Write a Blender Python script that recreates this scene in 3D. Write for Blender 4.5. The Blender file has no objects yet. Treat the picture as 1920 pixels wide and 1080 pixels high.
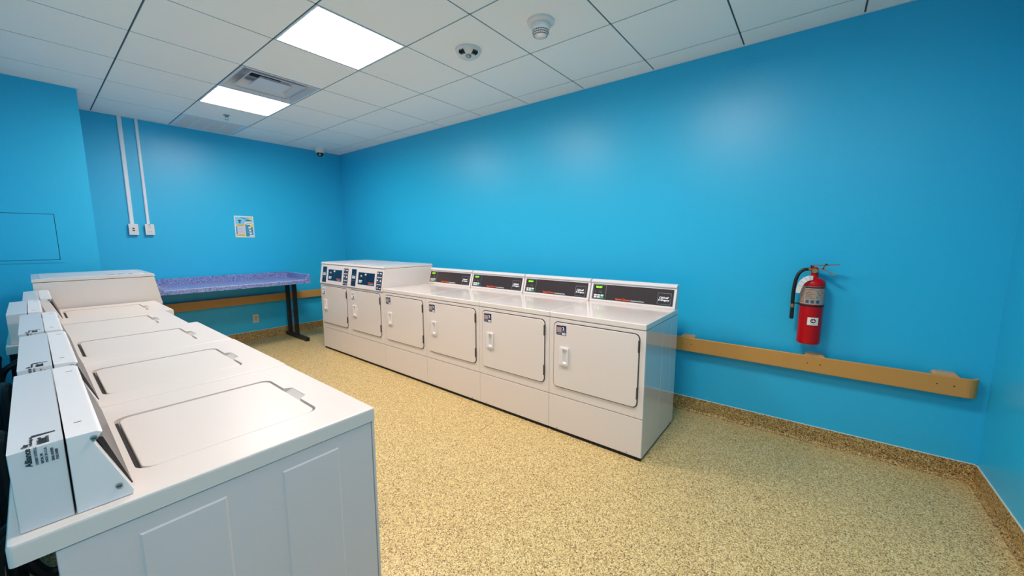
import bpy, bmesh, math, random
from mathutils import Vector, Matrix
random.seed(7)
S = bpy.context.scene
COL = S.collection

# ------------------------------------------------------------------ camera, world, exposure
YAW, PITCH, CAMH = math.radians(51.6486), math.radians(7.3344), 1.3833
fw = Vector((math.sin(YAW)*math.cos(PITCH), math.cos(YAW)*math.cos(PITCH), -math.sin(PITCH)))
rt = Vector((math.cos(YAW), -math.sin(YAW), 0)); up = rt.cross(fw)
cd = bpy.data.cameras.new('camera'); cam = bpy.data.objects.new('camera', cd); COL.objects.link(cam)
cd.sensor_width = 36; cd.lens = 36*712.877/1920; cd.clip_start = 0.02
R3 = Matrix((rt, up, -fw)).transposed()
cam.matrix_world = Matrix.Translation((0, 0, CAMH)) @ R3.to_4x4()
S.camera = cam
w = bpy.data.worlds.new('world'); S.world = w; w.use_nodes = True
w.node_tree.nodes['Background'].inputs[0].default_value = (.9, .95, 1, 1)
w.node_tree.nodes['Background'].inputs[1].default_value = 0.05
S.view_settings.view_transform = 'Standard'; S.view_settings.look = 'None'
S.view_settings.gamma = 1; S.view_settings.use_curve_mapping = False
S.view_settings.exposure = 1.5
LAMP = 15.0           # emission of the three troffer lenses
S.cycles.max_bounces = 10; S.cycles.diffuse_bounces = 6; S.cycles.glossy_bounces = 5
S.cycles.sample_clamp_indirect = 8; S.cycles.use_denoising = True

# ------------------------------------------------------------------ measures of the room
ZC = 2.7056; XR = 3.2067; YF = 6.0227; YN = -0.8197; XL = -0.30; YB = 5.24; XB = 0.400
GX = [-0.69, -0.077, 0.536, 1.149, 1.762, 2.378, 2.990]; GY0, GP = 1.7137, 0.6125
XD = 2.236; DW = 0.683; YD = 0.744; ZT = 0.877

# ------------------------------------------------------------------ materials
def mat(name, col, rough=.5, metal=0, spec=.5, coat=0, emit=None, es=1, bump=None):
    m = bpy.data.materials.new(name); m.use_nodes = True
    nt = m.node_tree; b = nt.nodes['Principled BSDF']
    b.inputs['Base Color'].default_value = (*col, 1); b.inputs['Roughness'].default_value = rough
    b.inputs['Metallic'].default_value = metal; b.inputs['Specular IOR Level'].default_value = spec
    b.inputs['Coat Weight'].default_value = coat; b.inputs['Coat Roughness'].default_value = .08
    if emit: b.inputs['Emission Color'].default_value = (*emit, 1); b.inputs['Emission Strength'].default_value = es
    if bump:
        sc, st, dist = bump
        tc = nt.nodes.new('ShaderNodeTexCoord'); n = nt.nodes.new('ShaderNodeTexNoise'); bp = nt.nodes.new('ShaderNodeBump')
        n.inputs['Scale'].default_value = sc; n.inputs['Detail'].default_value = 3
        bp.inputs['Strength'].default_value = st; bp.inputs['Distance'].default_value = dist
        nt.links.new(tc.outputs['Object'], n.inputs['Vector']); nt.links.new(n.outputs['Fac'], bp.inputs['Height'])
        nt.links.new(bp.outputs['Normal'], b.inputs['Normal'])
    return m
def srgb(r, g, b):
    f = lambda c: (c/255/12.92) if c/255 <= .04045 else ((c/255+.055)/1.055)**2.4
    return (f(r), f(g), f(b))
def speckle(name, scale, stops, rough=.45, bump=.15, spec=.5):
    m = mat(name, (.5, .5, .5), rough, spec=spec); nt = m.node_tree; b = nt.nodes['Principled BSDF']
    tc = nt.nodes.new('ShaderNodeTexCoord'); v = nt.nodes.new('ShaderNodeTexVoronoi'); sp = nt.nodes.new('ShaderNodeSeparateColor')
    nz = nt.nodes.new('ShaderNodeTexNoise'); mx = nt.nodes.new('ShaderNodeMixRGB'); mx.blend_type = 'ADD'; mx.inputs[0].default_value = .012
    nz.inputs['Scale'].default_value = scale*.8
    nt.links.new(tc.outputs['Object'], nz.inputs['Vector']); nt.links.new(tc.outputs['Object'], mx.inputs[1]); nt.links.new(nz.outputs['Color'], mx.inputs[2])
    v.inputs['Scale'].default_value = scale
    r = nt.nodes.new('ShaderNodeValToRGB'); r.color_ramp.interpolation = 'CONSTANT'
    els = r.color_ramp.elements
    for i, (p, c) in enumerate(stops):
        e = els[i] if i < 2 else els.new(p)
        e.position = p; e.color = (*c, 1)
    nt.links.new(mx.outputs[0], v.inputs['Vector']); nt.links.new(v.outputs['Color'], sp.inputs[0])
    nt.links.new(sp.outputs[0], r.inputs[0]); nt.links.new(r.outputs[0], b.inputs['Base Color'])
    bp = nt.nodes.new('ShaderNodeBump'); bp.inputs['Strength'].default_value = bump; bp.inputs['Distance'].default_value = .001
    nt.links.new(v.outputs['Distance'], bp.inputs['Height']); nt.links.new(bp.outputs['Normal'], b.inputs['Normal'])
    return m
M = {}
M['wall'] = mat('blue_wall_paint', srgb(40, 183, 225), .38, spec=.5, bump=(110, .35, .0012))
M['ceil'] = mat('ceiling_tile', srgb(253, 246, 240), .9, spec=.2, bump=(420, .25, .0008))
M['grid'] = mat('ceiling_grid_metal', srgb(84, 86, 92), .6)
M['trim'] = mat('white_ceiling_trim', srgb(232, 234, 238), .5)
FL = [(0, srgb(100, 74, 40)), (.14, srgb(158, 124, 74)), (.31, srgb(208, 178, 115)), (.62, srgb(226, 200, 136)), (.86, srgb(240, 222, 166))]
M['floor'] = speckle('speckled_epoxy_floor', 270, FL, .42, .2)
M['base'] = speckle('speckled_epoxy_base', 230, [(0, srgb(74, 48, 26)), (.2, srgb(140, 102, 58)), (.42, srgb(184, 146, 84)), (.7, srgb(208, 172, 102)), (.9, srgb(230, 198, 132))], .5, .2)
M['scratch'] = mat('floor_scratch', srgb(150, 124, 84), .6)
M['cap'] = mat('pale_base_cap', srgb(225, 222, 205), .4)
M['white'] = mat('white_appliance_enamel', srgb(230, 217, 208), .16, spec=.5, coat=.3)
M['deck'] = mat('white_washer_enamel', srgb(219, 207, 197), .34, spec=.25)
M['plastic'] = mat('white_plastic', srgb(230, 222, 218), .35)
M['steelw'] = mat('grey_white_console_metal', srgb(212, 208, 206), .3, coat=.2)
M['side'] = mat('shade_toned_side_sheet', srgb(205, 200, 198), .07, spec=.7, coat=.8)  # enamel toned darker, standing in for weak light on the dryer sides
M['wside'] = mat('grey_white_washer_side', srgb(214, 202, 198), .3, spec=.4)
M['gap'] = mat('dark_gap', srgb(30, 28, 28), .8)
M['gapshade'] = mat('grey_gap_shade', srgb(66, 60, 56), .7)  # dark tone for the shade in the slits around the doors
M['black'] = mat('black_rubber', srgb(16, 17, 20), .5)
M['blackmetal'] = mat('black_painted_metal', srgb(26, 24, 27), .45)
M['panel'] = mat('dark_brown_panel', srgb(58, 46, 44), .3)
M['navy'] = mat('navy_panel', srgb(14, 30, 60), .3)
M['navyg'] = mat('slate_panel', srgb(52, 56, 76), .35)
M['navysticker'] = mat('navy_sticker', srgb(28, 34, 92), .4)
M['key'] = mat('pale_key', srgb(225, 222, 218), .4)
M['green'] = mat('green_key', srgb(40, 190, 130), .4)
M['lcd'] = mat('green_display', srgb(24, 46, 10), .3)
M['lcdtext'] = mat('lit_green_characters', srgb(140, 230, 40), .5, emit=srgb(140, 230, 40), es=.45)
M['orange'] = mat('orange_print', srgb(235, 80, 30), .5)
M['print'] = mat('white_print', srgb(235, 235, 235), .5)
M['ink'] = mat('black_print', srgb(30, 34, 40), .6)
M['inkgrey'] = mat('grey_print', srgb(120, 122, 128), .6)
M['silver'] = mat('brushed_silver', srgb(170, 168, 165), .35, metal=.9)
M['tan'] = mat('tan_vinyl', srgb(203, 145, 72), .45)
M['tanlight'] = mat('tan_vinyl_bracket', srgb(206, 160, 112), .5)
M['screw'] = mat('dark_screw', srgb(92, 58, 20), .5)
M['red'] = mat('red_enamel', srgb(188, 0, 8), .35, spec=.3, coat=.1)
M['brass'] = mat('brass', srgb(190, 150, 90), .35, metal=.8)
M['lever'] = mat('worn_steel_lever', srgb(150, 130, 125), .4, metal=.7)
M['paper'] = mat('white_paper', srgb(236, 232, 228), .7)
M['lab'] = mat('tan_label', srgb(178, 150, 132), .6)
M['labdark'] = mat('label_dark', srgb(60, 44, 48), .6)
M['teal'] = mat('poster_teal', srgb(50, 150, 180), .6)
M['sky'] = mat('poster_light_blue', srgb(130, 205, 235), .6)
M['yellow'] = mat('poster_yellow', srgb(240, 215, 70), .6)
M['lilac'] = mat('poster_lilac', srgb(215, 212, 228), .6)
M['deep'] = mat('poster_dark_teal', srgb(20, 90, 120), .6)
M['table'] = speckle('blue_violet_speckled_laminate', 150, [(0, srgb(84, 84, 140)), (.16, srgb(104, 126, 186)), (.42, srgb(128, 150, 204)), (.72, srgb(160, 176, 216)), (.90, srgb(176, 138, 168))], .35, .0)
M['edge'] = mat('worn_pale_edge', srgb(200, 208, 232), .5)
M['lens'] = mat('lit_lens', (1, 1, 1), .5, emit=(1.0, .870, .810), es=LAMP)
M['lensdim'] = mat('dim_fill_lens', (1, 1, 1), .5, emit=(1.0, .87, .83), es=LAMP*.7)  # lens of the added fill panel, dimmed to keep shadows
M['lensedge'] = mat('dim_lens_edge', (1, 1, 1), .5, emit=(1.0, .94, .84), es=.10)
M['ventdark'] = mat('vent_interior', srgb(40, 38, 44), .8)
M['vent'] = mat('vent_white', srgb(214, 214, 220), .5)
M['grille'] = mat('grille_core', srgb(240, 226, 220), .8, bump=(500, .6, .002))
M['plate'] = mat('outlet_plate_steel', srgb(210, 205, 195), .35, metal=.3)
M['ivory'] = mat('outlet_ivory', srgb(200, 175, 140), .4)

# ------------------------------------------------------------------ mesh helpers
def obj(name, bm, ms, parent=None, smooth=False, bev=0):
    bmesh.ops.recalc_face_normals(bm, faces=bm.faces[:])
    me = bpy.data.meshes.new(name); bm.to_mesh(me); bm.free()
    if not isinstance(ms, (list, tuple)): ms = [ms]
    for m in ms: me.materials.append(M[m])
    o = bpy.data.objects.new(name, me); COL.objects.link(o)
    if parent: o.parent = parent
    if smooth:
        for p in me.polygons: p.use_smooth = True
        me.set_sharp_from_angle(angle=math.radians(40))
        wn = o.modifiers.new('normals', 'WEIGHTED_NORMAL'); wn.keep_sharp = True; wn.weight = 80
    return o
def thing(name, label, cat, loc, rz=0, group=None):
    o = bpy.data.objects.new(name, None); COL.objects.link(o); o.empty_display_size = .1
    o.location = loc; o.rotation_euler = (0, 0, rz); o['label'] = label; o['category'] = cat
    if group: o['group'] = group
    return o
def tag(o, label, cat, group=None):
    o['label'] = label; o['category'] = cat
    if group: o['group'] = group
    return o
def struct(name, bm, ms, **k):
    o = obj(name, bm, ms, **k); o['kind'] = 'structure'; return o
def B(): return bmesh.new()
def merge(bm, src, mi):
    me = bpy.data.meshes.new('t'); 
    for f in src.faces: f.material_index = mi
    src.to_mesh(me); src.free(); bm.from_mesh(me); bpy.data.meshes.remove(me)
def box(bm, x0, x1, y0, y1, z0, z1, bev=0, mi=0, seg=2):
    t = bmesh.new(); bmesh.ops.create_cube(t, size=1)
    for v in t.verts: v.co = Vector(((x0+x1)/2+v.co.x*(x1-x0), (y0+y1)/2+v.co.y*(y1-y0), (z0+z1)/2+v.co.z*(z1-z0)))
    if bev: bmesh.ops.bevel(t, geom=t.edges[:], offset=bev, segments=seg, profile=.5, affect='EDGES', clamp_overlap=True)
    merge(bm, t, mi); return bm
def rrect(x0, x1, z0, z1, r, n=5):
    pts = []
    for cx, cz, a0 in ((x1-r, z0+r, -90), (x1-r, z1-r, 0), (x0+r, z1-r, 90), (x0+r, z0+r, 180)):
        for k in range(n+1):
            a = math.radians(a0+90*k/n); pts.append((cx+r*math.cos(a), cz+r*math.sin(a)))
    return pts
def prism(bm, pts, axis, a, b, bev=0, mi=0):
    """polygon pts in the plane perpendicular to axis, extruded from a to b"""
    t = bmesh.new()
    def P(u, v, s): return {'x': (s, u, v), 'y': (u, s, v), 'z': (u, v, s)}[axis]
    va = [t.verts.new(P(u, v, a)) for u, v in pts]; vb = [t.verts.new(P(u, v, b)) for u, v in pts]
    n = len(pts); fa = t.faces.new(va); fb = t.faces.new(vb[::-1])
    for i in range(n): t.faces.new((va[i], va[(i+1) % n], vb[(i+1) % n], vb[i]))
    bmesh.ops.recalc_face_normals(t, faces=t.faces[:])
    if bev: bmesh.ops.bevel(t, geom=list(set(fa.edges[:]+fb.edges[:])), offset=bev, segments=2, profile=.5, affect='EDGES', clamp_overlap=True)
    merge(bm, t, mi); return bm
def plate(bm, x0, x1, z0, z1, y0, y1, r=.01, bev=0, mi=0): return prism(bm, rrect(x0, x1, z0, z1, r), 'y', y0, y1, bev, mi)
def plateZ(bm, x0, x1, y0, y1, z0, z1, r=.01, bev=0, mi=0): return prism(bm, rrect(x0, x1, y0, y1, r), 'z', z0, z1, bev, mi)
def lathe(bm, prof, n=32, mi=0, a0=0, a1=2*math.pi, c=(0, 0, 0)):
    t = bmesh.new(); full = abs(a1-a0-2*math.pi) < 1e-6; rings = []
    for r, z in prof:
        if r < 1e-6: rings.append([t.verts.new((c[0], c[1], c[2]+z))])
        else: rings.append([t.verts.new((c[0]+r*math.cos(a0+(a1-a0)*k/n), c[1]+r*math.sin(a0+(a1-a0)*k/n), c[2]+z)) for k in range(n if full else n+1)])
    for A, Bq in zip(rings, rings[1:]):
        m = n
        for k in range(m):
            k2 = (k+1) % n if full else k+1
            if len(A) == 1 and len(Bq) == 1: continue
            if len(A) == 1: t.faces.new((A[0], Bq[k], Bq[k2]))
            elif len(Bq) == 1: t.faces.new((A[k], A[k2], Bq[0]))
            else: t.faces.new((A[k], A[k2], Bq[k2], Bq[k]))
    merge(bm, t, mi); return bm
def tube(bm, pts, r, n=12, mi=0, radii=None):
    pts = [Vector(p) for p in pts]
    # catmull-rom resample
    P = [pts[0]*2-pts[1]]+pts+[pts[-1]*2-pts[-2]]; out = []; rr = []
    for i in range(1, len(P)-2):
        for k in range(8):
            t = k/8; a, b, c, d = P[i-1], P[i], P[i+1], P[i+2]
            out.append(.5*((2*b)+(c-a)*t+(2*a-5*b+4*c-d)*t*t+(3*b-a-3*c+d)*t**3))
    out.append(pts[-1]); t = bmesh.new(); rings = []
    nrm = None
    for i, p in enumerate(out):
        d = (out[min(i+1, len(out)-1)]-out[max(i-1, 0)]).normalized()
        if nrm is None: nrm = d.orthogonal().normalized()
        nrm = (nrm-d*nrm.dot(d)).normalized(); bn = d.cross(nrm)
        rings.append([t.verts.new(p+r*(math.cos(2*math.pi*k/n)*nrm+math.sin(2*math.pi*k/n)*bn)) for k in range(n)])
    for A, Bq in zip(rings, rings[1:]):
        for k in range(n): t.faces.new((A[k], A[(k+1) % n], Bq[(k+1) % n], Bq[k]))
    t.faces.new(rings[0][::-1]); t.faces.new(rings[-1]); merge(bm, t, mi); return bm
def text(bm, s, size, mtx, mi=0, width=None, bold=0.0, align='LEFT', ext=.0004, shear=0):
    c = bpy.data.curves.new('t', 'FONT'); c.body = s; c.size = size; c.align_x = align; c.align_y = 'BOTTOM_BASELINE' if False else 'TOP_BASELINE'
    c.extrude = ext; c.offset = bold; c.resolution_u = 3; c.shear = shear; c.space_line = .9
    o = bpy.data.objects.new('t', c); COL.objects.link(o); bpy.context.view_layer.update()
    me = bpy.data.meshes.new_from_object(o.evaluated_get(bpy.context.evaluated_depsgraph_get()))
    if width and len(me.vertices):
        xs = [v.co.x for v in me.vertices]; k = width/max(1e-6, max(xs)-min(xs)); me.transform(Matrix.Diagonal((k, 1, 1, 1)))
    me.transform(mtx)
    for p in me.polygons: p.material_index = mi
    bm.from_mesh(me); bpy.data.objects.remove(o); bpy.data.curves.remove(c); bpy.data.meshes.remove(me)
    return bm
def frameM(o, ex, ey):
    ex = Vector(ex).normalized(); ey = Vector(ey).normalized(); ez = ex.cross(ey)
    return Matrix.Translation(o) @ Matrix((ex, ey, ez)).transposed().to_4x4()
def dup(root, loc, rz, label):
    r = root.copy(); COL.objects.link(r); r.location = loc; r.rotation_euler = (0, 0, rz); r['label'] = label
    for ch in list(root.children):
        c = ch.copy(); COL.objects.link(c); c.parent = r
        for g in list(ch.children):
            d = g.copy(); COL.objects.link(d); d.parent = c
    return r

# ------------------------------------------------------------------ room shell
t_ = .12
b = box(B(), -1.4, XR+t_, YN-t_, YF+t_, -.1, 0)
for (xa, ya), (xb, yb), hw in (((1.99, 2.122), (2.16, 2.128), .003), ((1.78, 1.796), (2.17, 1.820), .0035), ((1.60, 1.83), (1.70, 1.77), .002), ((2.08, 2.278), (2.18, 2.252), .002), ((2.11, 2.984), (2.20, 2.976), .0025), ((2.16, 3.218), (2.22, 3.229), .003)):
    mx_, my_ = (xa+xb)/2, (ya+yb)/2     # worn scratches left by moving the dryers
    b.faces.new([b.verts.new(c) for c in ((xa, ya, .0004), (mx_, my_-hw, .0004), (xb, yb, .0004), (mx_, my_+hw, .0004))]).material_index = 1
struct('floor', b, ['floor', 'scratch'])
struct('wall_right', box(B(), XR, XR+t_, YN-t_, YF+t_, 0, ZC+.1), 'wall')
struct('wall_back', box(B(), XL-t_, XR, YF, YF+t_, 0, ZC+.1), 'wall')
struct('wall_front', box(B(), -1.4, XR, YN-t_, YN, 0, ZC+.1), 'wall')
b = box(B(), XL-t_, XL, .72, YF, 0, ZC+.1); box(b, -1.4-t_, XL-t_, .72, .72+t_, 0, ZC+.1); box(b, -1.4-t_, -1.4, YN-t_, .72, 0, ZC+.1)
struct('wall_left', b, 'wall')
struct('wall_chase', box(B(), XL, XB, YB, YF, 0, ZC+.1), 'wall')
# ceiling: suspended tiles with narrow recessed grid between them
g = .005
xs = [-1.4]+[-1.303, -.69, -.077]+GX[2:]+[XR]; ys = [YN]+[GY0+GP*k for k in range(-4, 8)]+[YF]
skip = {(3, 1), (3, 3), (3, 4), (3, 6), (3, -2)}
b = B()
def gi(i): return xs.index(i)
for i in range(len(xs)-1):
    for j in range(len(ys)-1):
        x0, x1, y0, y1 = xs[i], xs[i+1], ys[j], ys[j+1]
        if y1 - y0 < .03: continue
        if abs(x0-1.149) < .01 and any(abs(y0-(GY0+GP*k)) < .01 for k in (-2, 1, 3, 4, 6)): continue
        if abs(x0+.69) < .01 and abs(y0-(GY0-4*GP)) < .01: continue
        box(b, x0+g, x1-g, y0+g, y1-g, ZC, ZC+.02)
box(b, -1.4, XR, 6.0055, YF, ZC, ZC+.02)
for f in b.faces: f.material_index = 0
GZ = ZC+.006
gb = B()
for x in xs[1:-1]: box(gb, x-g-.004, x+g+.004, YN, YF, GZ, GZ+.012)
for y in ys[1:-1]: box(gb, xs[0], xs[-1], y-g-.004, y+g+.004, GZ, GZ+.012)
merge(b, gb, 1)
box(b, -1.4, XR, YN, YF, ZC+.12, ZC+.14, mi=0)
struct('ceiling', b, ['ceil', 'grid'])
b = B()
tw = .016
struct('trim_1', box(B(), XR-tw, XR, YN, YF, ZC-.002, ZC+.004), 'trim')
struct('trim_2', box(B(), XB, XR-tw, YF-tw, YF, ZC-.002, ZC+.004), 'trim')
struct('trim_3', box(B(), XL, XB+tw, YB-tw, YB, ZC-.002, ZC+.004), 'trim')
struct('trim_4', box(B(), XB, XB+tw, YB, YF-tw, ZC-.002, ZC+.004), 'trim')
# cove base of the same speckled epoxy, pale cap line on top
def cove(L0, L1, axis, face, sgn, name):
    R = .022; th = .004; H = .112
    pts = [(0, 0), (R+th, 0)]+[(th+R-R*math.sin(math.radians(a)), R-R*math.cos(math.radians(a))) for a in (15, 30, 45, 60, 75, 90)]+[(th, H), (0, H)]
    pts = [(face+sgn*u, v) for u, v in pts]; bm = B()
    prism(bm, pts, axis, L0, L1)
    c = [(face, H), (face+sgn*(th+.0015), H), (face+sgn*(th+.0015), H+.004), (face, H+.004)]
    prism(bm, c, axis, L0, L1, mi=1)
    return struct(name, bm, ['base', 'cap'])
# prism axis 'y' takes pts as (x, z); axis 'x' takes (y, z)
cove(YN, YF, 'y', XR, -1, 'baseboard_right'); cove(XB, XR, 'x', YF, -1, 'baseboard_back')
cove(-1.4, XR, 'x', YN, 1, 'baseboard_front'); cove(XL, XB, 'x', YB, -1, 'baseboard_chase')

# ------------------------------------------------------------------ ceiling fixtures
def troffer(y0, label, x0=1.149, x1=1.762, lens='lens'):
    x0, x1, y1 = x0+g, x1-g, y0+GP-g; y0 += g
    cx, cy = (x0+x1)/2, (y0+y1)/2; hx, hy = (x1-x0)/2, (y1-y0)/2
    r = thing('ceiling_light', label, 'ceiling light', (cx, cy, ZC), 0, 'lit square ceiling panels')
    b = B(); fr = .012
    for a in ((-hx, -hx+fr, -hy, hy), (hx-fr, hx, -hy, hy), (-hx+fr, hx-fr, -hy, -hy+fr), (-hx+fr, hx-fr, hy-fr, hy)): box(b, *a, -.001, .012)
    obj('frame', b, 'trim', r)
    # shallow dished lens: sloped border and flat middle
    b = B(); a, c = hx-fr, hx-fr-.028; a2, c2 = hy-fr, hy-fr-.028
    o4 = [b.verts.new((s*a, t*a2, .008)) for s, t in ((-1, -1), (1, -1), (1, 1), (-1, 1))]
    i4 = [b.verts.new((s*c, t*c2, .042)) for s, t in ((-1, -1), (1, -1), (1, 1), (-1, 1))]
    b.faces.new(i4)
    for k in range(4): b.faces.new((o4[k], o4[(k+1) % 4], i4[(k+1) % 4], i4[k]))
    for f in list(b.faces)[1:]: f.material_index = 1
    obj('lens', b, [lens, 'lensedge'], r)
    b = B(); v = [[b.verts.new((s*(hx-.002), t*(hy-.002), z)) for s, t in ((-1, -1), (1, -1), (1, 1), (-1, 1))] for z in (.0125, .10)]
    for k in range(4): b.faces.new((v[0][k], v[0][(k+1) % 4], v[1][(k+1) % 4], v[1][k]))
    b.faces.new(v[1]); obj('housing', b, 'trim', r)
    return r
troffer(GY0+GP, 'large bright square light panel nearest in the ceiling, beside the round detectors')
troffer(GY0+4*GP, 'smaller looking bright square light panel between the air vent and the far wall')
troffer(GY0-2*GP, 'lit square ceiling panel overhead, above the top edge of the picture')

troffer(GY0-4*GP, 'added lit fill panel overhead on the left, behind the viewer', -.69, -.077, 'lensdim')  # unseen panel, added to brighten the near washer side and floor

def frustum(b, cx, cy, z0, h0x, h0y, z1, h1x, h1y, mi=0):
    t = bmesh.new()
    A = [t.verts.new((cx+s*h0x, cy+q*h0y, z0)) for s, q in ((-1, -1), (1, -1), (1, 1), (-1, 1))]
    C = [t.verts.new((cx+s*h1x, cy+q*h1y, z1)) for s, q in ((-1, -1), (1, -1), (1, 1), (-1, 1))]
    for k in range(4): t.faces.new((A[k], A[(k+1) % 4], C[(k+1) % 4], C[k]))
    me = bpy.data.meshes.new('t'); [setattr(f, 'material_index', mi) for f in t.faces]; t.to_mesh(me); t.free(); b.from_mesh(me); bpy.data.meshes.remove(me)
y0 = GY0+3*GP
r = thing('air_diffuser', 'square white air vent with nested cones between the two light panels', 'air vent', (1.4555, y0+GP/2, ZC))
b = B(); h = GP/2-g
for a in ((-h, -h+.02, -h, h), (h-.02, h, -h, h), (-h+.02, h-.02, -h, -h+.02), (-h+.02, h-.02, h-.02, h)): box(b, *a, -.002, .012)
obj('frame', b, 'vent', r)
b = B(); frustum(b, 0, 0, .0, h-.02, h-.02, .104, h-.100, h-.100); obj('outer_cone', b, 'vent', r)
b = B(); frustum(b, 0, 0, .006, h-.085, h-.085, .062, h-.15, h-.15); frustum(b, 0, 0, .002, h-.089, h-.089, .006, h-.085, h-.085); obj('middle_cone', b, 'vent', r)
b = B(); plateZ(b, -.125, .125, -.125, .125, .008, .012, .012, .001); frustum(b, 0, 0, .012, .125, .125, .03, .11, .11); obj('centre_plate', b, 'vent', r)
b = B(); plateZ(b, -.12, .12, -.12, .14, .099, .103, .02); obj('duct_opening', b, 'ventdark', r)
b = B(); box(b, -h+.006, h-.006, -h+.006, h-.006, .104, .106); obj('back_pan', b, 'vent', r)
b = B(); v = [[b.verts.new((s*(h-.004), t*(h-.004), z)) for s, t in ((-1, -1), (1, -1), (1, 1), (-1, 1))] for z in (.0125, .115)]
for k in range(4): b.faces.new((v[0][k], v[0][(k+1) % 4], v[1][(k+1) % 4], v[1][k]))
b.faces.new(v[1]); obj('plenum_box', b, 'vent', r)

y0 = GY0+6*GP
r = thing('return_grille', 'flat return grille with four pale cells in the ceiling against the far wall', 'air vent', (1.4555, y0+GP/2, ZC))
b = B(); hx = GP/2-g
for a in ((-hx, hx, -hx, -hx+.035), (-hx, hx, hx-.04, hx), (-hx, -hx+.04, -hx+.035, hx-.04), (hx-.05, hx, -hx+.035, hx-.04)): box(b, *a, -.002, .010)
for k in range(1, 4):
    x = -hx+.04+k*(2*hx-.09)/4; box(b, x-.008, x+.008, -hx+.035, hx-.04, -.001, .010)
obj('frame', b, 'trim', r)
b = B()
for k in range(36):
    yy = -hx+.04+k*(2*hx-.09)/36; box(b, -hx+.04, hx-.05, yy, yy+.010, .0005, .012)
box(b, -hx+.04, hx-.05, -hx+.035, hx-.04, .012, .014)
obj('louvre_core', b, 'grille', r)

# round smoke alarm with two dark openings
cx, cy = 2.062, 2.024
r = thing('smoke_alarm', 'low round white alarm with two dark slots on the ceiling beside the nearest light', 'smoke alarm', (cx, cy, ZC))
face = math.atan2(-cy, -cx)
obj('base', lathe(B(), [(0, 0), (.092, 0), (.092, -.010), (.088, -.016), (.080, -.030), (.062, -.045), (.04, -.052), (0, -.054)], 40), 'plastic', r, smooth=True)
for sgn in (-1, 1):
    b = B()
    for k in range(3):
        t = B(); box(t, .050, .083, -.019+k*.014, -.010+k*.014, -.0475, -.026, .001)
        me = bpy.data.meshes.new('q'); t.to_mesh(me); t.free(); me.transform(Matrix.Rotation(math.radians(0), 4, 'Z')); b.from_mesh(me)
    o = obj('sensor_slot', b, 'gap', r); o.rotation_euler = (0, 0, face+sgn*math.radians(38))
obj('clear_lens', lathe(B(), [(0, -.066), (.012, -.064), (.02, -.056), (.022, -.050)], 20), 'silver', r, smooth=True).location = (.03*math.cos(face), .03*math.sin(face), 0)
# deeper smoke detector with vent slots
cx, cy = 2.085, 1.425
r = thing('smoke_detector', 'cone-shaped white smoke detector with slotted rings hanging from the ceiling near the right wall', 'smoke detector', (cx, cy, ZC))
obj('mounting_plate', lathe(B(), [(0, 0), (.084, 0), (.082, -.012), (.066, -.022), (.0, -.022)], 40), 'plastic', r, smooth=True)
obj('body', lathe(B(), [(.058, -.02), (.058, -.036), (.055, -.045), (.046, -.068), (.036, -.085), (.022, -.095), (0, -.096)], 40), 'plastic', r, smooth=True)
b = B()
for z, rr in ((-.058, .0512), (-.068, .0470), (-.078, .0415)):
    for k in range(24):
        a = 2*math.pi*k/24
        lathe(b, [(rr, z), (rr+.0004, z-.005)], 3, 0, a, a+.2)
obj('vent_slots', b, 'gap', r)
# sprinkler
r = thing('fire_sprinkler', 'tiny grey sprinkler head in the ceiling between the far light and the return grille', 'sprinkler', (1.462, 5.075, ZC))
obj('escutcheon', lathe(B(), [(0, 0), (.03, 0), (.028, -.006), (.012, -.010), (.012, -.02), (0, -.02)], 24), 'silver', r, smooth=True)
b = B(); tube(b, [(-.008, 0, -.018), (-.014, 0, -.03), (-.004, 0, -.045)], .002, 6); tube(b, [(.008, 0, -.018), (.014, 0, -.03), (.004, 0, -.045)], .002, 6); obj('yoke', b, 'silver', r)
obj('deflector', lathe(B(), [(0, -.045), (.017, -.046), (.017, -.048), (0, -.048)], 16), 'silver', r)
# dome camera
r = thing('security_camera', 'small white dome camera with black lens under the ceiling in the far corner', 'security camera', (2.79, 5.80, ZC))
obj('housing', lathe(B(), [(0, 0), (.075, 0), (.075, -.012), (.066, -.05), (.056, -.072), (0, -.072)], 32), 'plastic', r, smooth=True)
obj('dome', lathe(B(), [(.046, -.068), (.045, -.085), (.036, -.105), (.02, -.118), (0, -.122)], 28), 'black', r, smooth=True)
obj('lens_ring', lathe(B(), [(.012, 0), (.014, .004), (.01, .006), (0, .006)], 16), 'silver', r).matrix_local = Matrix.Translation((-.02, -.034, -.10)) @ Vector((-.5, -.75, -.35)).to_track_quat('Z', 'Y').to_matrix().to_4x4()

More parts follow.
